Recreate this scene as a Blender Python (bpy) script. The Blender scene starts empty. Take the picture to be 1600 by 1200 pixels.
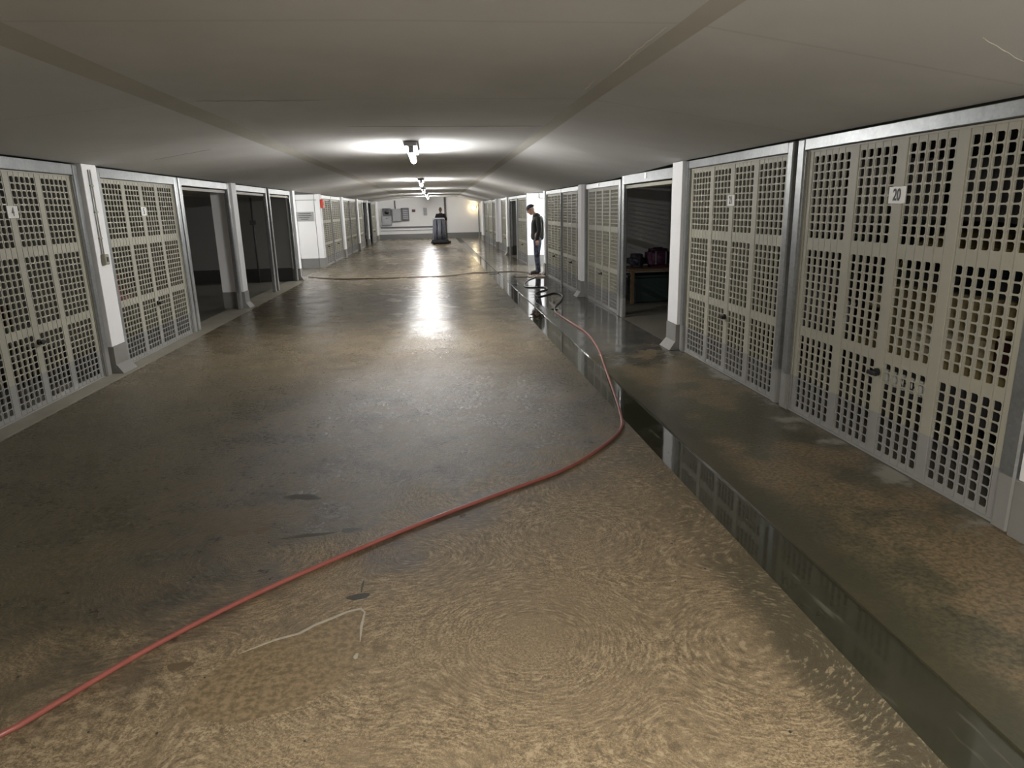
import bpy, bmesh, math, random
from mathutils import Vector, Matrix
random.seed(7)
S = bpy.context.scene
COL = S.collection

# ------------------------------------------------------------------ camera
cam_d = bpy.data.cameras.new('camera')
cam = bpy.data.objects.new('camera', cam_d); COL.objects.link(cam)
cam_d.sensor_fit = 'HORIZONTAL'; cam_d.sensor_width = 36.0
cam_d.lens = 1067.0 / 1600.0 * 36.0
cam_d.clip_start = 0.05; cam_d.clip_end = 200
f_, vpx, vpy, vx = 1067.0, 671.0 - 800, -(328.0 - 600), 100.0
vy = -(f_ * f_ + vpx * vx) / vpy
Yc = Vector((vpx, vpy, -f_)).normalized()
Zc = -Vector((vx, vy, -f_)).normalized()
Xc = Yc.cross(Zc)
Rm = Matrix((Xc, Yc, Zc))
cam.matrix_world = Matrix.Translation((0, 0, 1.67)) @ Rm.to_4x4()
S.camera = cam

# ------------------------------------------------------------------ exposure and world
S.view_settings.view_transform = 'Standard'
S.view_settings.look = 'None'
S.view_settings.gamma = 1.0
S.view_settings.use_curve_mapping = False
S.view_settings.exposure = 1.15
w = bpy.data.worlds.new('world'); S.world = w; w.use_nodes = True
w.node_tree.nodes['Background'].inputs[0].default_value = (0.02, 0.022, 0.025, 1)
w.node_tree.nodes['Background'].inputs[1].default_value = 0.3
LAMP_STRENGTH = 108.0
LAMP_COLOR = (1.0, 0.985, 0.97)
NEAR_LAMP = 0.55
fl = bpy.data.lights.new('phone_torch', 'SPOT'); fl.energy = 118; fl.shadow_soft_size = .04; fl.color = (1.0, .95, .86)
fl.spot_size = math.radians(140); fl.spot_blend = 1.0
flo = bpy.data.objects.new('phone_torch', fl); COL.objects.link(flo); flo.location = (.05, -.06, 1.70)
flo.rotation_euler = Vector((.75, 2.7, -1.75)).to_track_quat('-Z', 'Y').to_euler()

# ------------------------------------------------------------------ materials
class NT:
    def __init__(s, name):
        s.m = bpy.data.materials.new(name); s.m.use_nodes = True
        s.t = s.m.node_tree; s.n = s.t.nodes; s.l = s.t.links
        s.b = s.n['Principled BSDF']
    def new(s, typ, **kw):
        n = s.n.new(typ)
        for k, v in kw.items(): setattr(n, k, v)
        return n
    def put(s, sock, v):
        if isinstance(v, bpy.types.NodeSocket): s.l.new(v, sock)
        elif isinstance(v, (int, float)) or len(v) == len(sock.default_value): sock.default_value = v
        else: sock.default_value = (*v, 1)
    def math(s, op, a, b=0.0, c=0.0, clamp=False):
        n = s.new('ShaderNodeMath', operation=op, use_clamp=clamp)
        s.put(n.inputs[0], a); s.put(n.inputs[1], b); s.put(n.inputs[2], c); return n.outputs[0]
    def noise(s, scale, detail=3, rough=.55, vec=None, dist=0.0):
        n = s.new('ShaderNodeTexNoise'); n.inputs['Scale'].default_value = scale
        n.inputs['Detail'].default_value = detail; n.inputs['Roughness'].default_value = rough
        n.inputs['Distortion'].default_value = dist
        if vec is None: vec = s.pos()
        s.l.new(vec, n.inputs['Vector']); return n.outputs['Fac']
    def pos(s):
        if not hasattr(s, '_g'): s._g = s.new('ShaderNodeNewGeometry').outputs['Position']
        return s._g
    def obj(s):
        if not hasattr(s, '_o'): s._o = s.new('ShaderNodeTexCoord').outputs['Object']
        return s._o
    def map(s, scale=(1, 1, 1), loc=(0, 0, 0), rot=(0, 0, 0), vec=None):
        n = s.new('ShaderNodeMapping'); s.l.new(vec or s.pos(), n.inputs[0])
        n.inputs['Scale'].default_value = scale; n.inputs['Location'].default_value = loc; n.inputs['Rotation'].default_value = rot
        return n.outputs[0]
    def ss(s, v, a, b, lo=0.0, hi=1.0):
        n = s.new('ShaderNodeMapRange', interpolation_type='SMOOTHSTEP')
        s.put(n.inputs[0], v); n.inputs[1].default_value = a; n.inputs[2].default_value = b
        n.inputs[3].default_value = lo; n.inputs[4].default_value = hi; return n.outputs[0]
    def mix(s, f, a, b):
        n = s.new('ShaderNodeMix', data_type='RGBA')
        s.put(n.inputs[0], f); s.put(n.inputs[6], a); s.put(n.inputs[7], b); return n.outputs[2]
    def mixf(s, f, a, b):
        n = s.new('ShaderNodeMix', data_type='FLOAT')
        s.put(n.inputs[0], f); s.put(n.inputs[2], a); s.put(n.inputs[3], b); return n.outputs[0]
    def xyz(s, vec=None):
        n = s.new('ShaderNodeSeparateXYZ'); s.l.new(vec or s.pos(), n.inputs[0]); return n.outputs
    def bump(s, h, strength=.3, dist=.01):
        n = s.new('ShaderNodeBump'); n.inputs['Strength'].default_value = strength; n.inputs['Distance'].default_value = dist
        s.l.new(h, n.inputs['Height']); s.l.new(n.outputs[0], s.b.inputs['Normal'])
    def out(s, color=None, rough=None, metal=None, spec=None):
        if color is not None: s.put(s.b.inputs['Base Color'], color)
        if rough is not None: s.put(s.b.inputs['Roughness'], rough)
        if metal is not None: s.put(s.b.inputs['Metallic'], metal)
        if spec is not None: s.put(s.b.inputs['Specular IOR Level'], spec)
        return s.m

def simple(name, col, rough=.6, metal=0, var=.12, scale=6, bump=0):
    t = NT(name); n = t.noise(scale, 4)
    c = t.mix(n, [x * (1 - var) for x in col], [min(1, x * (1 + var)) for x in col])
    if bump: t.bump(t.noise(60, 3), bump, .004)
    return t.out(c, rough, metal)
def emit(name, col, strength):
    t = NT(name); t.put(t.b.inputs['Emission Color'], col); t.b.inputs['Emission Strength'].default_value = strength
    return t.out(col, .5)

M = {}
def build_floor_mat():
    t = NT('driveway_concrete'); X, Y, Z = t.xyz()
    big = t.noise(.55, 4, .6); mid = t.noise(2.2, 5, .62); fine = t.noise(90, 4, .7); grit = t.noise(210, 2, .7)
    str_ = t.noise(1.0, 4, .6, t.map((3.0, .35, 1)))
    wig = t.math('MULTIPLY', t.math('SUBTRACT', big, .5), 1.6)
    wig2 = t.math('MULTIPLY', t.math('SUBTRACT', mid, .5), 1.7)
    yy = t.math('ADD', t.math('ADD', Y, wig), wig2)
    # the dry scrubbed zone close to the camera, bounded on the left by a dark damp stain
    sl = t.math('ADD', yy, t.math('MULTIPLY', X, -.85))
    damp = t.ss(sl, 2.9, 4.1)
    farther = t.ss(t.math('ADD', t.math('ADD', Y, t.math('MULTIPLY', wig2, 1.3)), t.math('MULTIPLY', wig, 1.2)), 6.0, 8.4)
    band2 = t.ss(t.math('ADD', Y, wig2), 9.3, 11.3)
    band = t.math('SUBTRACT', farther, t.math('MULTIPLY', band2, .75))  # paler strip below the first lamp, its lamplight put into the floor colour
    damp = t.math('MULTIPLY', damp, t.math('SUBTRACT', 1.0, t.math('MULTIPLY', band, .65)), clamp=True)
    pud = t.ss(mid, .38, .66)
    damp2 = t.math('MULTIPLY', damp, t.math('ADD', .86, t.math('MULTIPLY', pud, .14)))
    tan = t.mix(t.ss(fine, .36, .64), (.135, .098, .054), (.36, .275, .165))
    tan = t.mix(t.math('MULTIPLY', t.ss(grit, .46, .38), .55), tan, (.085, .062, .036))
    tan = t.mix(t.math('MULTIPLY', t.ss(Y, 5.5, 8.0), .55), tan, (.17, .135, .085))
    tan = t.mix(t.ss(mid, .4, .68), tan, (.20, .150, .088))
    tan = t.mix(t.math('MULTIPLY', t.ss(grit, .60, .68), .5), tan, (.52, .44, .31))
    dark = t.mix(t.ss(fine, .34, .66), (.056, .042, .021), (.138, .103, .056))
    dark = t.mix(t.math('MULTIPLY', t.ss(t.noise(4.5, 6, .7), .5, .68), .5), dark, (.165, .130, .080))
    dark = t.mix(t.math('MULTIPLY', t.ss(grit, .44, .36), .5), dark, (.025, .020, .012))
    dark = t.mix(t.ss(mid, .38, .66), dark, (.062, .054, .044))
    green = t.mix(t.ss(fine, .35, .65), (.052, .043, .019), (.118, .096, .045))
    leftm = t.ss(t.math('ADD', X, t.math('MULTIPLY', wig2, -.5)), -1.1, -2.2)
    dark = t.mix(leftm, dark, green)
    c = t.mix(damp2, tan, dark)
    # dark edge stain beside the gutter
    gx = t.math('ADD', X, t.math('MULTIPLY', t.math('SUBTRACT', mid, .5), .22))
    edge = t.math('MULTIPLY', t.ss(gx, 1.16, 1.32), t.math('SUBTRACT', 1.0, t.math('MULTIPLY', t.ss(Y, 2.6, 3.2), .55)))
    c = t.mix(t.math('MULTIPLY', edge, .8), c, (.05, .045, .026))
    # slab joint across the drive
    jy = t.math('ABSOLUTE', t.math('SUBTRACT', t.math('ADD', Y, t.math('MULTIPLY', t.math('SUBTRACT', t.noise(1.2), .5), .12)), 10.85))
    joint = t.math('MULTIPLY', t.ss(jy, .06, .02), 1.0)
    c = t.mix(t.math('MULTIPLY', joint, .6), c, (.045, .038, .028))
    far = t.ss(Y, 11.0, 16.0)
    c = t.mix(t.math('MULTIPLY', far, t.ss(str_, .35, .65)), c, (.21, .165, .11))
    # brush swirls
    v = t.new('ShaderNodeTexVoronoi', feature='SMOOTH_F1'); v.inputs['Scale'].default_value = .95
    v.inputs['Smoothness'].default_value = .25; v.inputs['Randomness'].default_value = .9
    wv = t.new('ShaderNodeVectorMath', operation='ADD')
    nz = t.new('ShaderNodeTexNoise'); nz.inputs['Scale'].default_value = 3; t.l.new(t.pos(), nz.inputs['Vector'])
    sc = t.new('ShaderNodeVectorMath', operation='SCALE'); t.l.new(nz.outputs['Color'], sc.inputs[0]); sc.inputs['Scale'].default_value = .06
    t.l.new(t.pos(), wv.inputs[0]); t.l.new(sc.outputs[0], wv.inputs[1]); t.l.new(wv.outputs[0], v.inputs['Vector'])
    cv = t.new('ShaderNodeCombineXYZ')
    t.put(cv.inputs[0], t.math('MULTIPLY', v.outputs['Distance'], 105.0)); t.put(cv.inputs[1], t.math('MULTIPLY', X, 21.0)); t.put(cv.inputs[2], t.math('MULTIPLY', Y, 21.0))
    st = t.noise(1.0, 3, .6, cv.outputs[0])
    near_ = t.ss(Y, 7.5, 4.0)
    swm = t.math('MULTIPLY', near_, t.math('MULTIPLY', t.ss(t.noise(2.4, 4, .6), .30, .55, .35, 1.0), t.ss(v.outputs['Distance'], .10, .24, .15, 1.0)))
    c = t.mix(t.math('MULTIPLY', t.math('MULTIPLY', t.ss(st, .50, .36), swm), .60), c, t.mix(damp, (.075, .052, .028), (.032, .026, .015)))
    c = t.mix(t.math('MULTIPLY', t.math('MULTIPLY', t.ss(st, .54, .66), swm), .45), c, t.mix(damp, (.52, .42, .27), (.20, .16, .10)))
    grain = t.noise(30, 6, .8)
    gm = t.math('MULTIPLY', t.ss(Y, 3.0, 4.5), t.ss(Y, 13.0, 8.0))
    c = t.mix(t.math('MULTIPLY', t.math('MULTIPLY', t.ss(grain, .50, .38), gm), .6), c, (.030, .024, .015))
    c = t.mix(t.math('MULTIPLY', t.math('MULTIPLY', t.ss(grain, .53, .66), gm), .5), c, (.25, .205, .14))
    # broad mottling of the wet lane
    m2 = t.noise(1.7, 7, .72, t.map((1.0, 1.6, 1), (3, 7, 0)))
    farm = t.ss(Y, 4.5, 7.0)
    c = t.mix(t.math('MULTIPLY', t.math('MULTIPLY', t.ss(m2, .52, .36), farm), .62), c, (.060, .048, .030))
    c = t.mix(t.math('MULTIPLY', t.math('MULTIPLY', t.ss(m2, .56, .70), farm), .45), c, (.30, .245, .16))
    rough = t.mixf(damp, t.mixf(fine, .46, .66), t.mixf(t.ss(mid, .3, .7), .38, .25))
    rough = t.mixf(t.math('MULTIPLY', t.ss(t.math('ADD', Y, t.math('MULTIPLY', t.math('SUBTRACT', m2, .5), 4.0)), 5.0, 9.0), .85), rough, t.mixf(t.ss(mid, .3, .7), .30, .14))
    rough = t.math('ADD', rough, t.math('MULTIPLY', t.math('MULTIPLY', t.math('SUBTRACT', grain, .5), gm), .9))
    rough = t.math('MAXIMUM', rough, .08)
    spec = t.mixf(t.ss(t.math('ADD', Y, wig2), 3.5, 8.0), .5, .95)
    h = t.math('ADD', t.math('MULTIPLY', fine, .7), t.math('MULTIPLY', st, .9))
    h = t.math('ADD', h, t.math('MULTIPLY', mid, 1.6))
    h = t.math('ADD', h, t.math('MULTIPLY', grit, .4))
    h = t.math('ADD', h, t.math('MULTIPLY', t.math('MULTIPLY', grain, gm), .8))
    n = t.new('ShaderNodeBump'); t.l.new(h, n.inputs['Height']); n.inputs['Distance'].default_value = .008
    t.put(n.inputs['Strength'], t.mixf(t.ss(Y, 6.0, 10.0), .62, .22)); t.l.new(n.outputs[0], t.b.inputs['Normal'])
    return t.out(c, rough, 0, spec)
M['driveway'] = build_floor_mat()

def build_walk_mat():
    t = NT('walkway_concrete'); X, Y, Z = t.xyz()
    big = t.noise(.8, 4, .6, t.map(loc=(4, 2, 0))); mid = t.noise(2.6, 5, .62); fine = t.noise(40, 4, .65)
    tan = t.mix(t.ss(fine, .36, .64), (.105, .078, .042), (.235, .175, .10))
    green = t.mix(t.ss(fine, .36, .64), (.052, .047, .028), (.100, .088, .052))
    pale = (.26, .245, .205)
    m = t.ss(t.math('ADD', big, t.math('MULTIPLY', mid, .6)), .72, .88)
    c = t.mix(m, tan, green)
    # greenish algae line along the gutter edge, grey film by the doors
    ex = t.math('ADD', X, t.math('MULTIPLY', t.math('SUBTRACT', mid, .5), .5))
    c = t.mix(t.math('MULTIPLY', t.ss(ex, 2.02, 1.80), .85), c, (.046, .043, .024))
    c = t.mix(t.math('MULTIPLY', t.ss(ex, 2.62, 2.80), t.ss(mid, .5, .62)), c, pale)
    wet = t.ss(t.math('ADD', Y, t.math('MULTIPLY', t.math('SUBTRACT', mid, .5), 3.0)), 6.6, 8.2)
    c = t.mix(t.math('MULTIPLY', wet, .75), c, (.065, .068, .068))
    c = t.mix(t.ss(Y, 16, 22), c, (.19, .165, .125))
    rough = t.mixf(wet, t.mixf(mid, .5, .30), t.mixf(t.ss(mid, .4, .6), .22, .06))
    h = t.math('ADD', t.math('MULTIPLY', fine, .6), t.math('MULTIPLY', mid, 1.2))
    n = t.new('ShaderNodeBump'); t.l.new(h, n.inputs['Height']); n.inputs['Distance'].default_value = .006
    t.put(n.inputs['Strength'], t.mixf(wet, .45, .12)); t.l.new(n.outputs[0], t.b.inputs['Normal'])
    return t.out(c, rough, 0, .5)
M['walkway'] = build_walk_mat()

def build_gutter_mat():
    t = NT('gutter_wet_screed'); X, Y, Z = t.xyz()
    mid = t.noise(3.0, 4, .6); st = t.noise(2.0, 3, .6, t.map((8, 1, 1)))
    c = t.mix(mid, (.026, .026, .017), (.052, .050, .033))
    c = t.mix(t.math('MULTIPLY', t.ss(st, .6, .72), .5), c, (.16, .155, .12))
    t.bump(t.noise(5, 3), .10, .004)
    return t.out(c, t.mixf(t.ss(mid, .5, .7), .05, .15), 0, .5)
M['gutter'] = build_gutter_mat()
M['sill'] = simple('sill_concrete', (.27, .25, .20), .6, var=.25, scale=3, bump=.3)
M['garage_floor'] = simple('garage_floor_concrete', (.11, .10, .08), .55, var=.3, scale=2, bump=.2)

def build_ceiling_mat():
    t = NT('ceiling_white_paint')
    n = t.noise(.7, 5, .6); f = t.noise(25, 4, .6)
    c = t.mix(t.ss(n, .35, .7), (.60, .60, .585), (.68, .68, .67))
    lines = t.new('ShaderNodeTexWave', wave_type='BANDS', bands_direction='Y'); lines.inputs['Scale'].default_value = .155
    lines.inputs['Distortion'].default_value = .6; lines.inputs['Detail'].default_value = 2; lines.inputs['Detail Scale'].default_value = .6
    t.l.new(t.pos(), lines.inputs['Vector'])
    ln = t.ss(lines.outputs['Fac'], .9992, 1.0)
    c = t.mix(t.math('MULTIPLY', ln, .18), c, (.30, .28, .25))
    h = t.math('ADD', t.math('MULTIPLY', n, 2.0), t.math('MULTIPLY', f, .25))
    t.bump(h, .22, .008)
    return t.out(c, .8)
M['ceiling'] = build_ceiling_mat()
M['garage_ceiling'] = simple('garage_ceiling_shade_tone', (.10, .10, .095), .9)  # white ceiling darkened here: the dimness of the garages is in the colour
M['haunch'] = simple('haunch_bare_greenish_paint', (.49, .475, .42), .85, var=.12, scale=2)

def build_wall_mat(name, top, base, hgt=.3, rough=.6):
    t = NT(name); X, Y, Z = t.xyz(); n = t.noise(1.5, 4)
    e = t.math('ADD', Z, t.math('MULTIPLY', t.math('SUBTRACT', t.noise(9), .5), .008))
    a = t.mix(n, [x * .94 for x in top], [min(1, x * 1.04) for x in top])
    b = t.mix(n, [x * .85 for x in base], [x * 1.15 for x in base])
    t.bump(t.noise(45, 3), .15, .004)
    return t.out(t.mix(t.ss(e, hgt - .002, hgt + .002), b, a), rough)
M['wall'] = build_wall_mat('wall_white_over_grey_paint', (.74, .74, .73), (.17, .17, .16))
M['wall_garage'] = build_wall_mat('garage_wall_shaded_white_over_grey', (.30, .30, .29), (.06, .06, .06), .33)  # wall paint toned down; shade of the unlit garages is put into it
M['door_paint'] = build_wall_mat('door_beige_grey_paint', (.36, .348, .28), (.275, .272, .26), .3, .5)
M['base'] = simple('pier_grey_base_paint', (.22, .215, .20), .6, var=.15)
M['white'] = simple('pier_white_paint', (.80, .80, .80), .55, var=.04)
def galv():
    t = NT('galvanised_steel'); X, Y, Z = t.xyz()
    v = t.new('ShaderNodeTexVoronoi'); v.inputs['Scale'].default_value = 45; t.l.new(t.pos(), v.inputs['Vector'])
    n = t.noise(5, 4); s_ = t.new('ShaderNodeSeparateColor'); t.l.new(v.outputs['Color'], s_.inputs[0])
    k = t.math('ADD', t.math('MULTIPLY', s_.outputs[0], .25), t.math('MULTIPLY', n, .75))
    c = t.mix(k, (.17, .18, .18), (.37, .38, .38))
    c = t.mix(t.ss(Z, .302, .298), c, (.25, .247, .235))
    met = t.ss(Z, .298, .302, 0.0, .7)
    return t.out(c, .36, met)
M['galv'] = galv()
M['black'] = simple('black_plastic', (.012, .012, .012), .4)
M['tag'] = simple('number_plate_white_enamel', (.72, .72, .68), .35, var=.04)
M['ink'] = simple('black_print', (.015, .015, .015), .5)
M['bright_tag'] = simple('white_tag', (.85, .85, .85), .3, var=.02)
M['lamp_body'] = simple('lamp_grey_body', (.30, .30, .32), .5)
M['tube'] = emit('lamp_tube_light', LAMP_COLOR, LAMP_STRENGTH)
M['tube_near'] = emit('lamp_tube_light_warm', (1.0, .95, .88), LAMP_STRENGTH * NEAR_LAMP)
M['tube_recess'] = emit('recess_tube_light', (.97, .98, 1.0), LAMP_STRENGTH * 2.2)
M['bulb'] = emit('bulkhead_lamp_light', (1.0, .78, .45), 30)
M['hose'] = simple('hose_pink_red_rubber', (.27, .082, .066), .33, var=.15)
M['hose_dark'] = simple('hose_dark_rubber', (.03, .022, .02), .3)
M['cable'] = simple('cable_dark_rubber', (.06, .045, .035), .5)
M['skin'] = simple('skin', (.55, .33, .24), .5, var=.05)
M['jacket'] = simple('jacket_black_green_cloth', (.009, .010, .008), .8, var=.3, scale=14)
M['trousers'] = None
t = NT('trousers_blue_grey_patched_cloth'); n = t.noise(9, 2)
M['trousers'] = t.out(t.mix(t.ss(n, .45, .56), (.018, .021, .036), (.075, .085, .115)), .85)
M['shoe'] = simple('shoe_dark_leather', (.03, .02, .018), .4)
M['shoe_sole'] = simple('shoe_brown_sole', (.12, .06, .05), .7)
M['cap'] = simple('cap_navy_cloth', (.012, .012, .028), .8)
M['black_cloth'] = simple('black_work_cloth', (.010, .010, .014), .8)
M['hair_grey'] = simple('grey_hair', (.45, .45, .45), .7)
M['machine'] = simple('scrubber_grey_plastic', (.13, .135, .16), .4)
M['machine_dark'] = simple('scrubber_black_plastic', (.012, .012, .016), .4)
M['machine_lid'] = simple('scrubber_light_lid', (.5, .5, .5), .35)
M['cabinet'] = simple('cabinet_grey_steel', (.34, .35, .36), .5)
M['cabinet_dark'] = simple('cabinet_dark_steel', (.13, .13, .14), .5)
M['red'] = simple('red_enamel', (.55, .05, .025), .4)
M['darkred'] = simple('dark_red_plate', (.10, .03, .03), .5)
M['sign'] = simple('sign_grey_plate', (.30, .30, .29), .5)
M['pipe'] = simple('pipe_dark_paint', (.10, .09, .09), .5)
M['olive'] = simple('switch_olive_plastic', (.30, .29, .22), .5)
M['conduit'] = simple('conduit_white', (.42, .42, .40), .5)
M['wood'] = simple('bench_pine_wood', (.13, .075, .035), .6, var=.35, scale=9)
M['purple'] = simple('bag_purple_cloth', (.045, .010, .034), .7)
M['bagblack'] = simple('bag_black_cloth', (.012, .010, .018), .7)
M['crate'] = simple('crate_dark_green_plastic', (.012, .030, .026), .6)
M['leaf'] = simple('dead_leaf_brown', (.075, .030, .014), .7)
M['stain'] = simple('damp_dark_stain', (.045, .042, .032), .3, var=.3, scale=30)
M['stain_brown'] = simple('damp_brown_stain', (.115, .080, .045), .5, var=.2, scale=60)
M['residue'] = simple('lime_residue', (.38, .345, .27), .5, var=.3, scale=40)
t = NT('damp_patch_concrete'); fine = t.noise(38, 4, .65)
t.bump(fine, .3, .004)
M['patch'] = t.out(t.mix(t.ss(fine, .36, .64), (.135, .098, .054), (.255, .192, .112)), .45)
t = NT('pooled_water'); t.bump(t.noise(6, 2), .08, .003)
M['water'] = t.out((.05, .047, .038), .03, 0, .5)
M['glass_dark'] = simple('car_dark_window', (.01, .012, .014), .08)
M['tyre'] = simple('tyre_rubber', (.015, .015, .015), .8)
M['rim'] = simple('wheel_rim_alloy', (.4, .4, .4), .35, metal=.8)
M['bumper'] = simple('bumper_dark_plastic', (.02, .02, .02), .6)
M['tail'] = simple('tail_light_dark_red', (.022, .004, .004), .25)
def carpaint(n, c): M[n] = simple(n, c, .3, var=.04)
carpaint('car_paint_gold', (.17, .13, .05)); carpaint('car_paint_red', (.35, .03, .02))
carpaint('car_paint_green', (.05, .06, .035)); carpaint('car_paint_dark', (.03, .03, .035))

# ------------------------------------------------------------------ helpers
def link(o, parent=None):
    COL.objects.link(o)
    if parent is not None: o.parent = parent
    return o
def mesh_obj(name, bm, mat, parent=None, smooth=False):
    bmesh.ops.recalc_face_normals(bm, faces=bm.faces)
    me = bpy.data.meshes.new(name); bm.to_mesh(me); bm.free()
    for mm in (mat if isinstance(mat, (list, tuple)) else [mat]): me.materials.append(mm)
    if smooth:
        for p in me.polygons: p.use_smooth = True
    return link(bpy.data.objects.new(name, me), parent)
def box(bm, x0, x1, y0, y1, z0, z1, bev=0.0):
    vs = [bm.verts.new((x, y, z)) for x in (x0, x1) for y in (y0, y1) for z in (z0, z1)]
    fs = [bm.faces.new([vs[i] for i in q]) for q in ((0, 1, 3, 2), (4, 6, 7, 5), (0, 4, 5, 1), (2, 3, 7, 6), (0, 2, 6, 4), (1, 5, 7, 3))]
    if bev:
        es = {e for f in fs for e in f.edges}
        bmesh.ops.recalc_face_normals(bm, faces=fs)
        bmesh.ops.bevel(bm, geom=list(es), offset=bev, segments=1, affect='EDGES')
    return vs
def to_mesh(o):
    bpy.context.view_layer.update()
    dg = bpy.context.evaluated_depsgraph_get()
    me = bpy.data.meshes.new_from_object(o.evaluated_get(dg)); me.name = o.name
    n = bpy.data.objects.new(o.name, me); nm = o.name; link(n, o.parent)
    n.location = o.location; n.rotation_euler = o.rotation_euler; n.scale = o.scale
    for k in o.keys():
        if k in ('label', 'category', 'group'): n[k] = o[k]
    bpy.data.objects.remove(o); n.name = nm
    return n
def B(name, mat, parent, *dims, bev=0.0):
    bm = bmesh.new()
    if not isinstance(dims[0], (tuple, list)): dims = [dims]
    for d in dims: box(bm, *d, bev=bev)
    return mesh_obj(name, bm, mat, parent)
def cyl(bm, p0, p1, r, seg=12, r2=None, cap=True):
    p0, p1 = Vector(p0), Vector(p1); d = (p1 - p0); L = d.length
    q = d.to_track_quat('Z', 'Y').to_matrix().to_4x4()
    bmesh.ops.create_cone(bm, cap_ends=cap, segments=seg, radius1=r, radius2=r if r2 is None else r2, depth=L,
                          matrix=Matrix.Translation((p0 + p1) / 2) @ q)
def Cy(name, mat, parent, p0, p1, r, seg=12, r2=None):
    bm = bmesh.new(); cyl(bm, p0, p1, r, seg, r2); return mesh_obj(name, bm, mat, parent, True)
def thing(name, label, cat, group=None, loc=(0, 0, 0)):
    o = bpy.data.objects.new(name, None); o.empty_display_size = .1; link(o)
    o.location = loc; tag(o, label, cat, group, 'thing'); return o
def tag(o, label, cat, group=None, kind=None):
    o['label'] = label; o['category'] = cat
    if group: o['group'] = group
    if kind: o['kind'] = kind
    return o
LX0, LK = -3.68, .015
LA = math.atan(LK)
def lx(y): return LX0 + LK * y
RX = 2.835
def place(o, side, u, z=0.0):
    """puts a thing on the left or right front line; its local +x then points into the garage"""
    if side == 'R': o.location = (RX, u, z)
    else: o.location = (lx(u) + .015, u, z); o.rotation_euler = (0, 0, math.pi - LA)
    return o
def ceil_r(y): return 2.135 if y < 7.6 else (2.06 if y > 11 else 2.135 - (y - 7.6) / 3.4 * .075)
CL = 2.215
def copy_tree(o, parent=None):
    c = o.copy(); link(c, parent)
    if parent is not None: c.matrix_parent_inverse = o.matrix_parent_inverse
    for ch in o.children: copy_tree(ch, c)
    return c

# ------------------------------------------------------------------ the setting
def strip(name, x0, x1, z, mat, parent=None, ya=-6.5, yb=42.6, thick=.12, step=None):
    bm = bmesh.new(); box(bm, x0, x1, ya, yb, z - thick, z); return mesh_obj(name, bm, mat, parent)
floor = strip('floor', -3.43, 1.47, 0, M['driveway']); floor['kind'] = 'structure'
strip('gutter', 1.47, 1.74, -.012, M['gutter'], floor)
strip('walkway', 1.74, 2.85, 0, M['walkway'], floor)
bm = bmesh.new()
for (a, b) in ((-6.5, 42.6),):
    vs = [bm.verts.new(p) for p in ((-9.4, a, 0), (-3.43, a, 0), (-3.43, b, 0), (-9.4, b, 0), (-9.4, a, -.12), (-3.43, a, -.12), (-3.43, b, -.12), (-9.4, b, -.12))]
    for q in ((0, 1, 2, 3), (4, 5, 6, 7), (0, 1, 5, 4), (1, 2, 6, 5), (2, 3, 7, 6), (3, 0, 4, 7)): bm.faces.new([vs[i] for i in q])
mesh_obj('garage_floor', bm, M['garage_floor'], floor)
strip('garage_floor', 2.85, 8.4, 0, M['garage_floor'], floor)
bm = bmesh.new()
vs = []
for y in (-6.5, 10.5, 18.2):
    vs.append([bm.verts.new((x, y, z)) for x, z in ((lx(y) + .17 + (0.03 if y > 8 else 0), .001), (lx(y) + .17, .004), (lx(y) - .25, .004), (lx(y) - .25, .001))])
for a, b in zip(vs, vs[1:]):
    for i in range(3): bm.faces.new((a[i], a[i + 1], b[i + 1], b[i]))
mesh_obj('sill_strip', bm, M['sill'], floor)

# ceiling: flat middle, narrow haunches, sloping sides, flat over the garages
ys = [-6.5, 0, 3, 5, 7.6, 9.3, 11, 14, 18, 23, 28, 33, 38, 42.6]
bm = bmesh.new(); rows = []
random.seed(3)
for y in ys:
    j = lambda a=.012: random.uniform(-a, a)
    rc = 1.20 + (.012 * max(0, y - 4)); 
    prof = [(-9.5, CL - .01), (lx(y) - .02, CL), (-1.80 + .006 * y + j(), 2.392), (-1.60 + .004 * y + j(), 2.405), (-.2, 2.412), (rc - .13 + j(), 2.405),
            (rc + j(), 2.392), (RX + .02, ceil_r(y)), (8.5, ceil_r(y) - .01)]
    rows.append(([bm.verts.new((x, y, z)) for x, z in prof], [bm.verts.new((x, y, 2.75)) for x in (-9.5, 8.5)]))
for (a, ta), (b, tb) in zip(rows, rows[1:]):
    for i in range(len(a) - 1):
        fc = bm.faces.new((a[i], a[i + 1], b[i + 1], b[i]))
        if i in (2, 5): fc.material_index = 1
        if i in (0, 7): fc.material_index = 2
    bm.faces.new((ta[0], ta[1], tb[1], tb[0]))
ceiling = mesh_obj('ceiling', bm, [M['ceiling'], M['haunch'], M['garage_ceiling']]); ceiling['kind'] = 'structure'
# fine plaster cracks and board edges
def ribbon(name, pts, wdt, mat, parent, up=-.002):
    bm = bmesh.new(); L = []
    for i, p in enumerate(pts):
        a = Vector(pts[max(0, i - 1)]); b = Vector(pts[min(len(pts) - 1, i + 1)]); d = (b - a).normalized(); n = Vector((-d.y, d.x, 0)) * wdt * (random.uniform(.4, 1) if 0 < i < len(pts) - 1 else .2)
        q = Vector(p)
        L.append([bm.verts.new(q + n), bm.verts.new(q - n), bm.verts.new(q - n * .5 + Vector((0, 0, up))), bm.verts.new(q + n * .5 + Vector((0, 0, up)))])
    for a, b in zip(L, L[1:]):
        for i in range(4): bm.faces.new((a[i], a[(i + 1) % 4], b[(i + 1) % 4], b[i]))
    return mesh_obj(name, bm, mat, parent)
M['plaster_edge'] = simple('bare_plaster_edge', (.72, .68, .58), .8)
M['plaster_dark'] = simple('dark_plaster_seam', (.24, .22, .19), .9)
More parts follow.
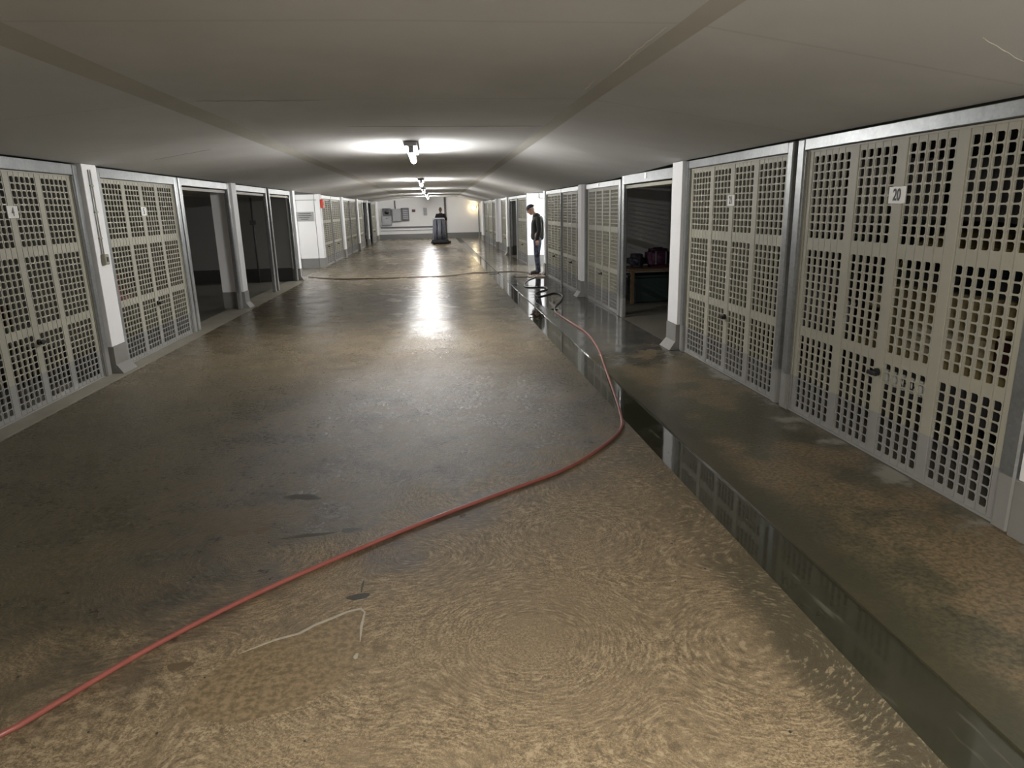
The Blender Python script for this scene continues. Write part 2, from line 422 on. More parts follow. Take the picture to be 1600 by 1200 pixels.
def seam(name, p0, p1, n, w_, mat, amp=.012):
    pts = [Vector(p0).lerp(Vector(p1), i / n) + Vector((random.uniform(-amp, amp), random.uniform(-amp, amp), 0)) for i in range(n + 1)]
    ribbon(name, pts, w_, mat, ceiling)
def rz(x, y):  # underside height on the right slope
    rc = 1.20 + .012 * max(0, y - 4); return 2.392 + (ceil_r(y) - 2.392) * (x - rc) / (RX + .02 - rc)
seam('plaster_ridge', (1.04, 3.1, 2.403), (1.07, 4.1, 2.403), 14, .007, M['plaster_edge'], .008)
seam('plaster_ridge', (1.02, 4.3, 2.403), (1.05, 4.7, 2.403), 6, .005, M['plaster_edge'])
seam('plaster_ridge', (2.1, 2.6, rz(2.1, 2.6) - .001), (2.75, 2.9, rz(2.75, 2.9) - .001), 12, .003, M['plaster_edge'])
seam('plaster_seam', (-1.5, 5.05, 2.404), (-.7, 5.1, 2.408), 12, .006, M['plaster_dark'])
seam('plaster_seam', (-.7, 6.6, 2.408), (1.1, 6.7, 2.405), 18, .004, M['plaster_dark'])
seam('plaster_seam', (-2.9, 8.1, 2.262), (-2.2, 7.7, 2.323), 10, .005, M['plaster_dark'])
seam('plaster_ridge', (-.1, 13.4, 2.410), (1.1, 13.5, 2.404), 12, .01, M['plaster_edge'])

def wall(name, *d):
    o = B(name, M['wall'], None, *d); o['kind'] = 'structure'; return o
wall('wall_back', -9.4, 8.4, 42.5, 42.7, -.1, 2.72)
wall('wall_front', -9.4, 8.4, -6.7, -6.5, -.1, 2.72)
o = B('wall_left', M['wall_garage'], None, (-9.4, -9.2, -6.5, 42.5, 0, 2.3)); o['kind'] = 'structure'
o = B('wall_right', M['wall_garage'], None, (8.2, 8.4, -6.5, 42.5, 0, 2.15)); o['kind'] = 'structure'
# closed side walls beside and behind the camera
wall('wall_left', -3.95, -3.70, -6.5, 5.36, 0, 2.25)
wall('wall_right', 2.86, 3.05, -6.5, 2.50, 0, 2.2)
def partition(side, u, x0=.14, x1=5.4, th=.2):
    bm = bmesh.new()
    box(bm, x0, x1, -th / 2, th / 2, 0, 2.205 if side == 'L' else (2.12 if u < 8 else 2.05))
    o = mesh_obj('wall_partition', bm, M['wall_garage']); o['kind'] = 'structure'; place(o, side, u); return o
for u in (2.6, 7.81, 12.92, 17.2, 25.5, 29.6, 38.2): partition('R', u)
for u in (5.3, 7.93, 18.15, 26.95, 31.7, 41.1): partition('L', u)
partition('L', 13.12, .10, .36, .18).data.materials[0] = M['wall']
# the two bright side recesses
wall('wall_recess_right', RX, 6.2, 20.4, 20.55, 0, 2.06)
wall('wall_recess_left', -6.6, lx(22.1) - .13, 22.02, 22.2, 0, 2.21)

# ------------------------------------------------------------------ garage doors
DH = 2.035
PW, PLW, SW = .079, .09, .06
DW = 22 * PW + 3 * PLW + 2 * SW          # 2.128
ROWS = [(.050, .645), (.712, 1.312), (1.392, 1.992)]
NR = 10
def slat_mesh():
    bm = bmesh.new()
    y0, y1 = 0.0, .0725; h0, h1 = .009, .065; d = .004; c = .009
    def q(*p): bm.faces.new([bm.verts.new(v) for v in p])
    zprev = .012
    for (za, zb) in ROWS:
        q((0, y0, zprev), (0, y1, zprev), (0, y1, za), (0, y0, za)) if za - zprev > .001 else None
        ph = (zb - za) / NR
        for k in range(NR):
            a, b = za + k * ph, za + (k + 1) * ph
            g0, g1 = a + (ph - .050) / 2, b - (ph - .050) / 2
            octo = [(h0 + c, g0), (h1 - c, g0), (h1, g0 + c), (h1, g1 - c), (h1 - c, g1), (h0 + c, g1), (h0, g1 - c), (h0, g0 + c)]
            rect = [(h0 + c, a), (h1 - c, a), (y1, g0 + c), (y1, g1 - c), (h1 - c, b), (h0 + c, b), (y0, g1 - c), (y0, g0 + c)]
            corner = {1: (y1, a), 3: (y1, b), 5: (y0, b), 7: (y0, a)}
            ov = [bm.verts.new((0, y, z)) for y, z in octo]; rv = [bm.verts.new((0, y, z)) for y, z in rect]
            iv = [bm.verts.new((d, y, z)) for y, z in octo]
            for i in range(8):
                j = (i + 1) % 8
                if i in corner:
                    cv = bm.verts.new((0, *corner[i])); bm.faces.new((ov[i], rv[i], cv, rv[j], ov[j]))
                else: bm.faces.new((ov[i], rv[i], rv[j], ov[j]))
                bm.faces.new((ov[i], ov[j], iv[j], iv[i]))
        zprev = zb
    q((0, y0, zprev), (0, y1, zprev), (0, y1, DH - .012), (0, y0, DH - .012))
    # folded edge: the groove between neighbouring slats
    q((0, y1, .012), (.018, y1, .012), (.018, y1, DH - .012), (0, y1, DH - .012))
    q((.018, y1, .012), (.018, PW, .012), (.018, PW, DH - .012), (.018, y1, DH - .012))
    q((.018, PW, .012), (0, PW, .012), (0, PW, DH - .012), (.018, PW, DH - .012))
    bmesh.ops.remove_doubles(bm, verts=bm.verts, dist=.0002)
    me = bpy.data.meshes.new('slat'); bm.to_mesh(me); bm.free(); me.materials.append(M['door_paint']); return me
SLAT = slat_mesh()
def strip_mesh(wd, name):
    bm = bmesh.new(); box(bm, -.003, .012, .003, wd - .003, .010, DH - .010, bev=.002)
    box(bm, .006, .010, -.002, wd + .002, .012, DH - .012)
    bmesh.ops.recalc_face_normals(bm, faces=bm.faces)
    me = bpy.data.meshes.new(name); bm.to_mesh(me); bm.free(); me.materials.append(M['door_paint']); return me
PLAIN = strip_mesh(PLW, 'plain_strip'); STILE = strip_mesh(SW, 'stile')
def edge_mesh():
    bm = bmesh.new(); h = DW / 2 + .008
    box(bm, -.012, .03, -h, -h + .012, 0.002, DH, ); box(bm, -.012, .03, h - .012, h, 0.002, DH)
    box(bm, -.012, .03, -h + .012, h - .012, .002, .016); box(bm, -.006, .03, -h + .012, h - .012, DH - .012, DH)
    me = bpy.data.meshes.new('edge_profile'); bmesh.ops.recalc_face_normals(bm, faces=bm.faces); bm.to_mesh(me); bm.free(); me.materials.append(M['door_paint']); return me
EDGE = edge_mesh()
def handle_mesh():
    bm = bmesh.new(); cyl(bm, (-.004, 0, 0), (-.022, 0, 0), .026, 14); cyl(bm, (-.02, 0, 0), (-.045, 0, 0), .010, 8)
    box(bm, -.060, -.042, -.055, .040, -.014, .012, bev=.004)
    bmesh.ops.recalc_face_normals(bm, faces=bm.faces)
    me = bpy.data.meshes.new('handle'); bm.to_mesh(me); bm.free(); me.materials.append(M['black']); return me
HANDLE = handle_mesh()
LOCK = None
def text_obj(name, s_, size, mat, parent, loc, rot, sx=1.0, bold=.0):
    cu = bpy.data.curves.new(name, 'FONT'); cu.body = s_; cu.size = size; cu.align_x = 'CENTER'; cu.align_y = 'CENTER'
    cu.extrude = .0008; cu.offset = bold; cu.materials.append(mat)
    o = bpy.data.objects.new(name, cu); link(o, parent); o.location = loc; o.rotation_euler = rot; o.scale = (sx, 1, 1); return to_mesh(o)
def garage_door(side, u, label, group=None, number=None, zs=1.0, ys_=1.0, raised=False, handle=True, tag_scale=1.0):
    t = thing('garage_door', label, 'garage door', group)
    def add(me, name, y, x=0, z=0):
        o = bpy.data.objects.new(name, me); link(o, t); o.location = (x, y, z); return o
    y = -DW / 2; add(STILE, 'stile', y); y += SW
    for bi, n in enumerate((6, 5, 5, 6)):
        for k in range(n): add(SLAT, 'slat', y); y += PW
        if bi < 3: add(PLAIN, 'plain_strip', y); y += PLW
    add(STILE, 'stile', y)
    add(EDGE, 'edge_profile', 0)
    if handle: add(HANDLE, 'handle', 0, 0, .57)
    if number:
        p = B('number_plate', M['tag'], t, (-.010, -.004, -.078, .078, 1.64, 1.742), bev=.001)
        text_obj('number', number, .098, M['ink'], p, (-.0115, 0, 1.690), (math.pi / 2, 0, -math.pi / 2), .72, .0022)
    place(t, side, u)
    off = .04
    if side == 'R': t.location.x += off
    else: t.location.x -= off
    t.scale = (1, ys_, zs)
    if raised:
        t.rotation_euler = (0, math.radians(88), 0) if side == 'R' else (0, math.radians(88), math.pi - LA)
        # lies flat below the garage ceiling, its lower edge left at the opening
        t.location.z = 2.065 if side == 'L' else 1.935
    return t
def door_frame(side, u0, u1, label, group=None, zt=DH, jw=.10, post=(True, True), z1=None):
    u = (u0 + u1) / 2; h = (u1 - u0) / 2
    t = thing('door_frame', label, 'door frame', group)
    ct = (ceil_r(u) - .012) if side == 'R' else CL - .014
    if z1: ct = z1
    for s_, on in ((-1, post[0]), (1, post[1])):
        if not on: continue
        a, b = (s_ * h, s_ * (h + jw)) if s_ > 0 else (s_ * (h + jw), s_ * h)
        bm = bmesh.new(); box(bm, 0, .07, a, b, 0.0, ct, bev=.010)
        # inner return lip that the door leaf closes against
        if s_ > 0: box(bm, .012, .03, a - .008, a + .01, 0.0, zt - .005)
        else: box(bm, .012, .03, b - .01, b + .008, 0.0, zt - .005)
        mesh_obj('jamb', bm, M['galv'], t)
    B('lintel', M['galv'], t, (.004, .065, -h + .001, h - .001, zt + .004, ct - .003), bev=.004)
    place(t, side, u); return t
def pier(side, u0, u1, label, group=None, proud=.03, base_h=.3, flare=True):
    u = (u0 + u1) / 2; h = (u1 - u0) / 2
    t = thing('wall_pier', label, 'pillar', group)
    ct = (ceil_r(u) - .004) if side == 'R' else CL - .002
    B('shaft', M['white'], t, (-proud, .13, -h, h, base_h, ct), bev=.004)
    bm = bmesh.new()
    box(bm, -proud - .012, .135, -h - .004, h + .004, 0, base_h, bev=.003)
    if flare:
        p = proud + .012
        L = [bm.verts.new(v) for v in ((-p, -h, .10), (-p, h, .10), (-p - .075, h + .02, 0.002), (-p - .075, -h - .02, 0.002), (-p + .02, -h, 0.002), (-p + .02, h, 0.002))]
        for q in ((0, 1, 2, 3), (0, 3, 4), (1, 5, 2), (2, 5, 4, 3)): bm.faces.new([L[i] for i in q])
    mesh_obj('grey_base', bm, M['base'], t)
    place(t, side, u); return t

FG_R, FG_L = 'galvanised frames along the right wall', 'galvanised frames along the left wall'
ZR = .962     # the farther right doors are a little lower
# right side, near to far
garage_door('R', 4.06, 'large perforated beige garage door numbered 20, nearest on the right', None, '20')
door_frame('R', 2.98, 5.14, 'large galvanised steel frame nearest the camera on the right', FG_R)
garage_door('R', 6.47, 'perforated beige garage door numbered 21, second on the right', None, '21')
door_frame('R', 5.39, 7.54, 'galvanised frame between the thick white right pier and the nearest frame', FG_R, jw=.085)
garage_door('R', 9.11, 'raised garage door overhead in the open right garage', None, None, ZR, .96, raised=True, handle=False)
f_open = door_frame('R', 8.06, 10.14, 'galvanised frame of the open dark garage on the right, white tag on lintel', FG_R, DH * ZR, jw=.09)
B('tag', M['bright_tag'], f_open, (-.003, .004, -.05, .02, 2.005, 2.075))
garage_door('R', 11.53, 'perforated beige garage door just beyond the open right garage', None, None, ZR, 1.0)
f_t = door_frame('R', 10.42, 12.64, 'galvanised frame with white tag, just beyond the open right garage', FG_R, DH * ZR, jw=.10)
B('tag', M['bright_tag'], f_t, (-.003, .004, .12, .17, 1.985, 2.045))
garage_door('R', 14.1, 'perforated garage door right behind the thin white pier on the right', None, None, ZR, .92)
door_frame('R', 13.1, 15.08, 'galvanised frame behind the thin white pier on the right', FG_R, DH * ZR, jw=.06)
garage_door('R', 16.1, 'perforated garage door closest to the standing man', None, None, ZR, .88)
door_frame('R', 15.16, 17.04, 'galvanised frame of the garage door closest to the standing man', FG_R, DH * ZR, jw=.04)
pier('R', 7.64, 7.96, 'white right pier with flared grey base between door 21 and the open garage')
pier('R', 12.74, 13.03, 'thin white right pier one door past the open garage', proud=.06)
pier('R', 17.1, 17.32, 'white right pier directly behind the standing man', proud=.02)
pier('R', 2.50, 2.86, 'grey-based white pier at the right edge, nearest the camera', proud=-.005, flare=False)
# far right
FD = 'distant garage doors on the right'
garage_door('R', 21.75, 'perforated garage door just past the bright right recess', FD, None, ZR, 1.0)
door_frame('R', 20.68, 22.84, 'galvanised frame just past the bright right recess', FG_R, DH * ZR, jw=.1)
garage_door('R', 24.15, 'raised garage door in the far open right garage', None, None, ZR, .92, raised=True, handle=False)
door_frame('R', 23.1, 25.15, 'galvanised frame of the narrow far open garage on the right', FG_R, DH * ZR, jw=.09)
pier('R', 25.3, 25.66, 'bright white pier past the far open right garage', proud=.06)
garage_door('R', 26.85, 'far perforated door between two bright right piers', FD, None, ZR, .98)
door_frame('R', 25.8, 27.9, 'galvanised frame between two bright far right piers', FG_R, DH * ZR, jw=.08)
pier('R', 28.0, 29.3, 'wide grey-white wall panel with dark base on the far right', proud=-.02, flare=False)
pier('R', 29.35, 29.7, 'slim bright pier beyond the wide wall panel, far right', proud=.08, flare=False)
for i, (u, lab) in enumerate(((30.9, 'first of three distant right garage doors past the wide panel'), (33.3, 'middle of three distant right garage doors past the wide panel'), (35.7, 'last of three distant right garage doors past the wide panel'))):
    garage_door('R', u, lab, FD, None, ZR, 1.0)
    door_frame('R', u - 1.08, u + 1.08, lab.replace('garage doors', 'door frames').replace('of three', 'galvanised one of three'), FG_R, DH * ZR, jw=.08)
pier('R', 36.95, 38.4, 'last white pier on the right before the end wall', proud=.05, flare=False)
door_frame('R', 38.6, 41.3, 'galvanised frame of the dark opening at the right end', FG_R, DH * ZR, jw=.1)
# left side, near to far
garage_door('L', 6.585, 'perforated beige-grey garage door numbered 4 at the left edge', None, '4', 1.027)
door_frame('L', 5.50, 7.66, 'galvanised frame cut off by the left picture edge', FG_L, 2.09)
garage_door('L', 9.31, 'perforated beige-grey garage door numbered 5, second on the left', None, '5', 1.027)
door_frame('L', 8.23, 10.39, 'galvanised frame between the cabled white pier and the open left garages', FG_L, 2.09, jw=.11)
for nm in ():
    pass
p1 = pier('L', 7.79, 8.10, 'white left pier between doors 4 and 5 with cables and light switch')
garage_door('L', 11.75, 'raised door inside the first open left garage', None, None, 1.0, 1.0, raised=True, handle=False)
door_frame('L', 10.66, 12.84, 'galvanised frame of the first open left garage, beside door 5', FG_L, 2.09)
pier('L', 12.98, 13.26, 'white left pier with grey base between the open garages')
garage_door('L', 14.45, 'raised door inside the middle open left garage', None, None, 1.0, .98, raised=True, handle=False)
door_frame('L', 13.38, 15.52, 'galvanised frame of the middle open left garage', FG_L, 2.09)
garage_door('L', 16.95, 'raised door inside the third open left garage', None, None, 1.0, .94, raised=True, handle=False)
door_frame('L', 15.90, 17.92, 'galvanised frame of the third open left garage, thin post', FG_L, 2.09)
pier('L', 18.04, 18.28, 'bright white left pier at the near corner of the left recess', proud=.05)
pier('L', 22.02, 22.36, 'bright left pier carrying the small red box', proud=.03, flare=False)
FDL = 'distant garage doors on the left'
for u, lab in ((23.4, 'first far left garage door, right beside the red box pier'), (25.6, 'second far left garage door, two past the red box pier'),
               (28.3, 'far left garage door just beyond the second bright pier'), (30.45, 'far left garage door just before the third bright pier'),
               (33.1, 'far left plain garage door past the third bright pier'), (39.5, 'last garage door on the left near the end wall')):
    garage_door('L', u, lab, FDL, None, 1.027, .95)
    door_frame('L', u - 1.02, u + 1.02, 'galvanised frame of the ' + lab.replace('garage door', 'opening').split(',')[0], FG_L, 2.09, jw=.055)
pier('L', 26.72, 27.2, 'second bright pier on the far left', proud=.05, flare=False)
pier('L', 31.55, 32.0, 'third bright pier on the far left', proud=.05, flare=False)
door_frame('L', 34.3, 35.9, 'galvanised frame of the first dark far left opening', FG_L, 2.09, jw=.08)
pier('L', 36.05, 36.45, 'bright post between the dark openings far left', proud=.03, flare=False)
door_frame('L', 36.6, 38.3, 'galvanised frame of the second dark far left opening', FG_L, 2.09, jw=.08)
pier('L', 40.7, 41.2, 'last bright pier on the left before the end wall', proud=.05, flare=False)
pier('L', 41.2, 42.48, 'grey-white wall end beside the back wall on the left', proud=.0, flare=False)

# cables and switch on the first left pier
sw = thing('light_switch', 'small olive surface light switch on the white left pier between doors 4 and 5', 'light switch')
B('switch_box', M['olive'], sw, (-.075, -.031, -.045, .045, 1.18, 1.29), bev=.006)
B('rocker', M['black'], sw, (-.081, -.0755, -.018, .018, 1.21, 1.26), bev=.002)
for dy in (-.022, .022): Cy('cable', M['conduit'], sw, (-.038, dy, 1.29), (-.038, dy, 2.16), .006, 6)
for z in (1.45, 1.72, 1.99):
    B('cable_clip', M['olive'], sw, (-.048, -.031, -.034, .034, z, z + .018), bev=.002)
place(sw, 'L', 7.92)

# red box, lettered sign, far back wall fittings
rb = thing('fire_call_box', 'small red box on the bright far left pier', 'alarm box')
B('case', M['red'], rb, (-.12, -.035, -.14, .14, 1.80, 2.06), bev=.01)
B('face_plate', M['darkred'], rb, (-.125, -.1205, -.07, .07, 1.88, 1.98), bev=.002)
place(rb, 'L', 22.19)
sg = thing('wall_sign', 'grey notice sign with lines of text on the left recess wall', 'sign')
B('plate', M['sign'], sg, (-4.02, -3.52, 22.0, 22.018, 1.42, 1.70), bev=.002)
for i, (a, b) in enumerate(((-3.96, -3.60), (-3.98, -3.58), (-3.96, -3.64), (-3.90, -3.68))):
    B('text_line', M['ink'], sg, (a, b, 21.996, 22.0, 1.64 - i * .055, 1.658 - i * .055))
cl = thing('recess_panelling', 'white boarded panel strips on the left recess wall', 'wall panel')
for x in (-4.70, -4.06): B('cover_strip', M['white'], cl, (x, x + .04, 21.99, 22.02, .31, 2.15), bev=.003)
B('conduit', M['conduit'], cl, (-5.3, -3.40, 21.985, 22.02, 2.03, 2.06), bev=.003)
B('base_post', M['base'], cl, (-4.07, -4.01, 21.97, 22.02, 0, .34), bev=.003)
rn = thing('wall_notice', 'tiny grey lettering on the bright right recess wall', 'sign')
B('plate', M['tag'], rn, (2.98, 3.14, 20.385, 20.4, 1.36, 1.54), bev=.001)
for i in range(3): B('text_line', M['sign'], rn, (3.0, 3.11 - .02 * i, 20.382, 20.385, 1.49 - i * .05, 1.50 - i * .05))
cd = thing('ceiling_conduit', 'short pipe elbow high on the bright right recess wall', 'pipe')
Cy('pipe', M['conduit'], cd, (3.22, 20.36, 1.92), (3.22, 20.36, 2.05), .015, 8)
Cy('pipe', M['conduit'], cd, (3.22, 20.36, 1.93), (3.6, 20.36, 1.93), .015, 8)

def backfit(name, label, cat, x0, x1, z0, z1, mat, d=.18):
    t = thing(name, label, cat)
    B('case', mat, t, (x0, x1, 42.5 - d, 42.5, z0, z1), bev=.01)
    B('door', mat, t, (x0 + .04, x1 - .04, 42.48 - d - .01, 42.5 - d, z0 + .04, z1 - .04), bev=.005)
    return t
a = backfit('meter_box', 'dark meter box with round dial above the grey box on the back wall', 'meter box', -2.76, -2.30, 1.40, 1.82, M['cabinet_dark'])
Cy('dial', M['cabinet'], a, (-2.52, 42.31, 1.62), (-2.52, 42.29, 1.62), .15, 20)
a = backfit('junction_cabinet', 'lowest square grey cabinet at left of the back wall', 'cabinet', -2.84, -2.26, .84, 1.38, M['cabinet'])
B('lock', M['tag'], a, (-2.6, -2.5, 42.29, 42.31, 1.22, 1.27))
a = backfit('junction_cabinet', 'large grey cabinet fed by a ceiling pipe on the back wall', 'cabinet', -2.22, -1.72, 1.04, 1.78, M['cabinet'])
Cy('feed_pipe', M['pipe'], a, (-2.02, 42.46, 1.76), (-2.02, 42.46, 2.25), .03, 8)
a = backfit('louvred_cabinet', 'grey slatted cabinet, rightmost of the cabinet cluster on back wall', 'cabinet', -1.64, -1.22, 1.08, 1.82, M['cabinet_dark'], .14)
for k in range(5): B('louvre', M['cabinet'], a, (-1.58, -1.28, 42.31, 42.345, 1.2 + k * .11, 1.25 + k * .11))
a = backfit('small_plate', 'small dark red plate on the back wall', 'sign', -1.04, -.84, 1.57, 1.72, M['darkred'], .05)
a = backfit('small_plate', 'narrow grey vertical plate in the middle of the back wall', 'sign', -.36, -.15, 1.36, 1.80, M['cabinet'], .06)
dp = thing('drain_pipe', 'dark vertical drain pipe up the middle of the back wall', 'pipe')
Cy('pipe', M['pipe'], dp, (.93, 42.42, 0.0), (.93, 42.42, 2.38), .055, 10)
for z in (.7, 1.9): Cy('bracket', M['cabinet_dark'], dp, (.93, 42.42, z), (.93, 42.42, z + .05), .07, 10)
hp = thing('wall_rail', 'dark horizontal rail along the left half of the back wall', 'pipe')
B('rail', M['cabinet_dark'], hp, (-2.95, .86, 42.44, 42.5, .66, .74), bev=.01)
B('rail', M['cabinet'], hp, (-2.95, .86, 42.46, 42.5, .50, .53), bev=.005)
bl = thing('bulkhead_lamp', 'glowing warm round bulkhead lamp on the right of the back wall', 'wall lamp')
Cy('base', M['cabinet'], bl, (2.65, 42.5, 1.72), (2.65, 42.42, 1.72), .13, 18)
bm = bmesh.new(); bmesh.ops.create_uvsphere(bm, u_segments=16, v_segments=8, radius=.12, matrix=Matrix.Translation((2.65, 42.40, 1.72)) @ Matrix.Diagonal((1, .6, 1, 1)))
mesh_obj('glass', bm, M['bulb'], bl, True)

# ------------------------------------------------------------------ ceiling lamps
def tube_lamp(y, label, x=-.17, mat=None, group='fluorescent lamps along the ceiling'):
    t = thing('fluorescent_lamp', label, 'ceiling lamp', group, (x, y, 2.405))
    B('body', M['lamp_body'], t, (-.07, .07, -.66, .62, -.045, .005), bev=.006)
    for yy in (-.62, .56): B('holder', M['lamp_body'], t, (-.03, .03, yy, yy + .04, -.115, -.044), bev=.004)
    Cy('tube', mat or M['tube'], t, (0, -.58, -.11), (0, .72, -.11), .036, 12)
    return t
tube_lamp(8.7, 'nearest visible fluorescent ceiling lamp, above the bright floor')
tube_lamp(17.9, 'second fluorescent ceiling lamp from the camera')
tube_lamp(25.4, 'third fluorescent ceiling lamp from the camera')
tube_lamp(33.0, 'fourth fluorescent ceiling lamp from the camera', -.1)
tube_lamp(39.6, 'farthest fluorescent ceiling lamp, near the back wall', -.05)
tube_lamp(-.1, 'fluorescent ceiling lamp behind the camera', .5, M['tube_near'])
rl = tube_lamp(18.8, 'fluorescent lamp inside the bright right recess', 4.3, M['tube_recess'])
rl.location.z = 2.0
rl2 = tube_lamp(20.0, 'fluorescent lamp inside the left recess', -5.2); rl2.location.z = 2.205

# ------------------------------------------------------------------ hose, cable, leaf, patches
def cable(name, pts, r, mat, label, cat, group=None, lift=.0):
    cu = bpy.data.curves.new(name, 'CURVE'); cu.dimensions = '3D'; cu.bevel_depth = r; cu.bevel_resolution = 3; cu.resolution_u = 10; cu.use_fill_caps = True
    sp = cu.splines.new('NURBS'); sp.points.add(len(pts) - 1)
    for p, q in zip(sp.points, pts): p.co = (q[0], q[1], (q[2] if len(q) > 2 else 0) + r + lift, 1)
    sp.use_endpoint_u = True; sp.order_u = 3
    cu.materials.append(mat)
    o = bpy.data.objects.new(name, cu); link(o); tag(o, label, cat, group); return to_mesh(o)
near = [(-2.6, 1.55), (-1.9, 1.85), (-1.514, 2.075), (-1.398, 2.24), (-1.18, 2.545), (-.876, 2.865), (-.51, 3.175), (-.057, 3.53), (.414, 3.85), (.80, 4.10),
        (1.15, 4.50), (1.385, 4.85), (1.47, 5.2, -.005), (1.58, 5.8, -.008), (1.74, 6.77, -.002), (1.94, 7.9), (2.04, 9.0), (1.985, 9.85), (1.95, 10.8)]
cable('water_hose', near, .0115, M['hose'], 'long pinkish red hose snaking across the wet drive and gutter', 'hose')
coil = [(1.95, 10.8), (1.97, 11.3), (2.32, 12.3), (2.50, 13.1), (2.38, 13.5), (2.15, 13.1), (1.95, 12.9), (2.0, 13.6), (2.40, 14.1), (2.35, 14.6), (2.0, 14.5), (1.96, 14.9), (2.15, 15.9), (2.45, 16.6), (2.62, 17.0), (2.5, 17.25)]
cable('water_hose', coil, .013, M['hose_dark'], 'dark looping hose coil on the wet walkway near the man', 'hose')
cab = [(-3.3, 18.9), (-2.7, 18.2), (-2.2, 17.9), (-1.2, 17.75), (-.3, 17.85), (.3, 17.75), (.7, 18.05), (1.1, 18.5), (1.45, 18.35), (2.1, 18.6), (2.45, 18.2), (2.55, 17.6), (2.4, 17.1)]
cable('power_cable', cab, .012, M['cable'], 'thin dark cable crossing the drive towards the standing man', 'cable')
cable('power_cable', [(2.35, 16.9), (2.7, 16.5), (2.78, 16.9), (2.55, 17.2), (2.3, 16.8), (2.05, 17.0)], .016, simple('cable_pale', (.45, .36, .30), .5), 'pale coiled cable at the feet of the standing man', 'cable')
def blob(name, x, y, rx, ry, mat, parent=None, n=18, z=.0012, rot=0, seed=0, irr=.3, h=0.0012):
    r_ = random.Random(seed); bm = bmesh.new(); ph = [r_.uniform(0, 6.28) for _ in range(3)]
    vs, vt = [], []
    for i in range(n):
        a = i / n * 2 * math.pi; k = 1 + irr * (.5 * math.sin(2 * a + ph[0]) + .35 * math.sin(3 * a + ph[1]) + .3 * math.sin(5 * a + ph[2]))
        px, py = rx * k * math.cos(a), ry * k * math.sin(a)
        qx, qy = px * math.cos(rot) - py * math.sin(rot), px * math.sin(rot) + py * math.cos(rot)
        vs.append(bm.verts.new((x + qx, y + qy, z - h))); vt.append(bm.verts.new((x + qx * .97, y + qy * .97, z)))
    bm.faces.new(vt)
    for i in range(n): bm.faces.new((vs[i], vs[(i + 1) % n], vt[(i + 1) % n], vt[i]))
    return mesh_obj(name, bm, mat, parent)
blob('stain', -.405, 2.79, .045, .030, M['stain'], floor, seed=1)
blob('stain', -.395, 2.88, .006, .05, M['stain'], floor, seed=2)
blob('stain', -.85, 3.97, .10, .045, M['stain'], floor, seed=3, rot=-.3)
blob('stain', -.51, 3.47, .05, .03, M['stain'], floor, seed=4)
blob('stain', -.72, 3.44, .16, .014, M['stain'], floor, seed=5, rot=.1)
blob('stain', -1.0, 3.55, .045, .035, M['stain_brown'], floor, seed=6)
blob('stain', -1.12, 3.53, .05, .035, M['stain_brown'], floor, seed=7)
blob('stain', -1.04, 2.40, .042, .030, M['stain_brown'], floor, seed=8)
# triangular damp patch with pale dried rim
pp = [(-.90, 2.36), (-.82, 2.45), (-.71, 2.515), (-.62, 2.545), (-.56, 2.60), (-.50, 2.635), (-.44, 2.675), (-.385, 2.69), (-.365, 2.66), (-.37, 2.56), (-.365, 2.45), (-.37, 2.33), (-.42, 2.2), (-.55, 2.10), (-.75, 2.05), (-.9, 2.1), (-.97, 2.2)]
bm = bmesh.new(); vs = [bm.verts.new((x, y, .0008)) for x, y in pp]; bm.faces.new(vs)
mesh_obj('damp_patch', bm, M['patch'], floor)
random.seed(5)
ribbon('residue_rim', [(x, y, .0018) for x, y in pp[1:11]], .009, M['residue'], floor, up=.001)
blob('residue_rim', -.372, 2.36, .008, .02, M['residue'], floor, seed=14, z=.002)
# pooled water beside the gutter
for i, (x, y, rx, ry, r0) in enumerate(((2.05, 12.3, .20, 1.1, .05), (2.35, 15.6, .34, 1.0, .05), (1.98, 10.9, .13, .45, .1))):
    o = blob('puddle', x, y, rx, ry, M['water'], None, seed=20 + i, z=.0025, h=.002, irr=.35, n=32)
    tag(o, ('long shiny puddle beside the brown leaf on the walkway', 'bright puddle in front of the standing man', 'small puddle just right of the brown leaf')[i], 'puddle', 'puddles on the wet floor')
lf = thing('dead_leaf', 'crumpled brown leaf lying in the gutter water', 'leaf', None, (1.60, 10.75, -.008))
bm = bmesh.new(); g = [[bm.verts.new((-.10 + .05 * i + .01 * random.random(), -.12 + .06 * j * (1 - .1 * abs(i - 2)), .004 + .05 * abs(math.sin(i * 1.7 + j)) * random.uniform(.4, 1))) for j in range(5)] for i in range(5)]
for i in range(4):
    for j in range(4):
        if (i, j) not in ((0, 0), (3, 3), (0, 3)): bm.faces.new((g[i][j], g[i + 1][j], g[i + 1][j + 1], g[i][j + 1]))
bmesh.ops.solidify(bm, geom=bm.faces[:], thickness=.003)
mesh_obj('blade', bm, M['leaf'], lf)
Cy('stem', M['leaf'], lf, (.08, -.05, .02), (.16, -.12, .012), .004, 6)
# debris crumbs
random.seed(11)
bm = bmesh.new()
for k in range(170):
    x, y = random.uniform(-2.6, 2.7), random.uniform(1.5, 7.5)
    if 1.40 < x < 1.76: continue
    s_ = random.uniform(.002, .006)
    bmesh.ops.create_icosphere(bm, subdivisions=1, radius=s_, matrix=Matrix.Translation((x, y, s_ * .5)) @ Matrix.Diagonal((1, 1.2, .6, 1)))
o = mesh_obj('grit', bm, M['stain']); tag(o, 'scattered dark grit and crumbs on the concrete floor', 'grit', kind='stuff')

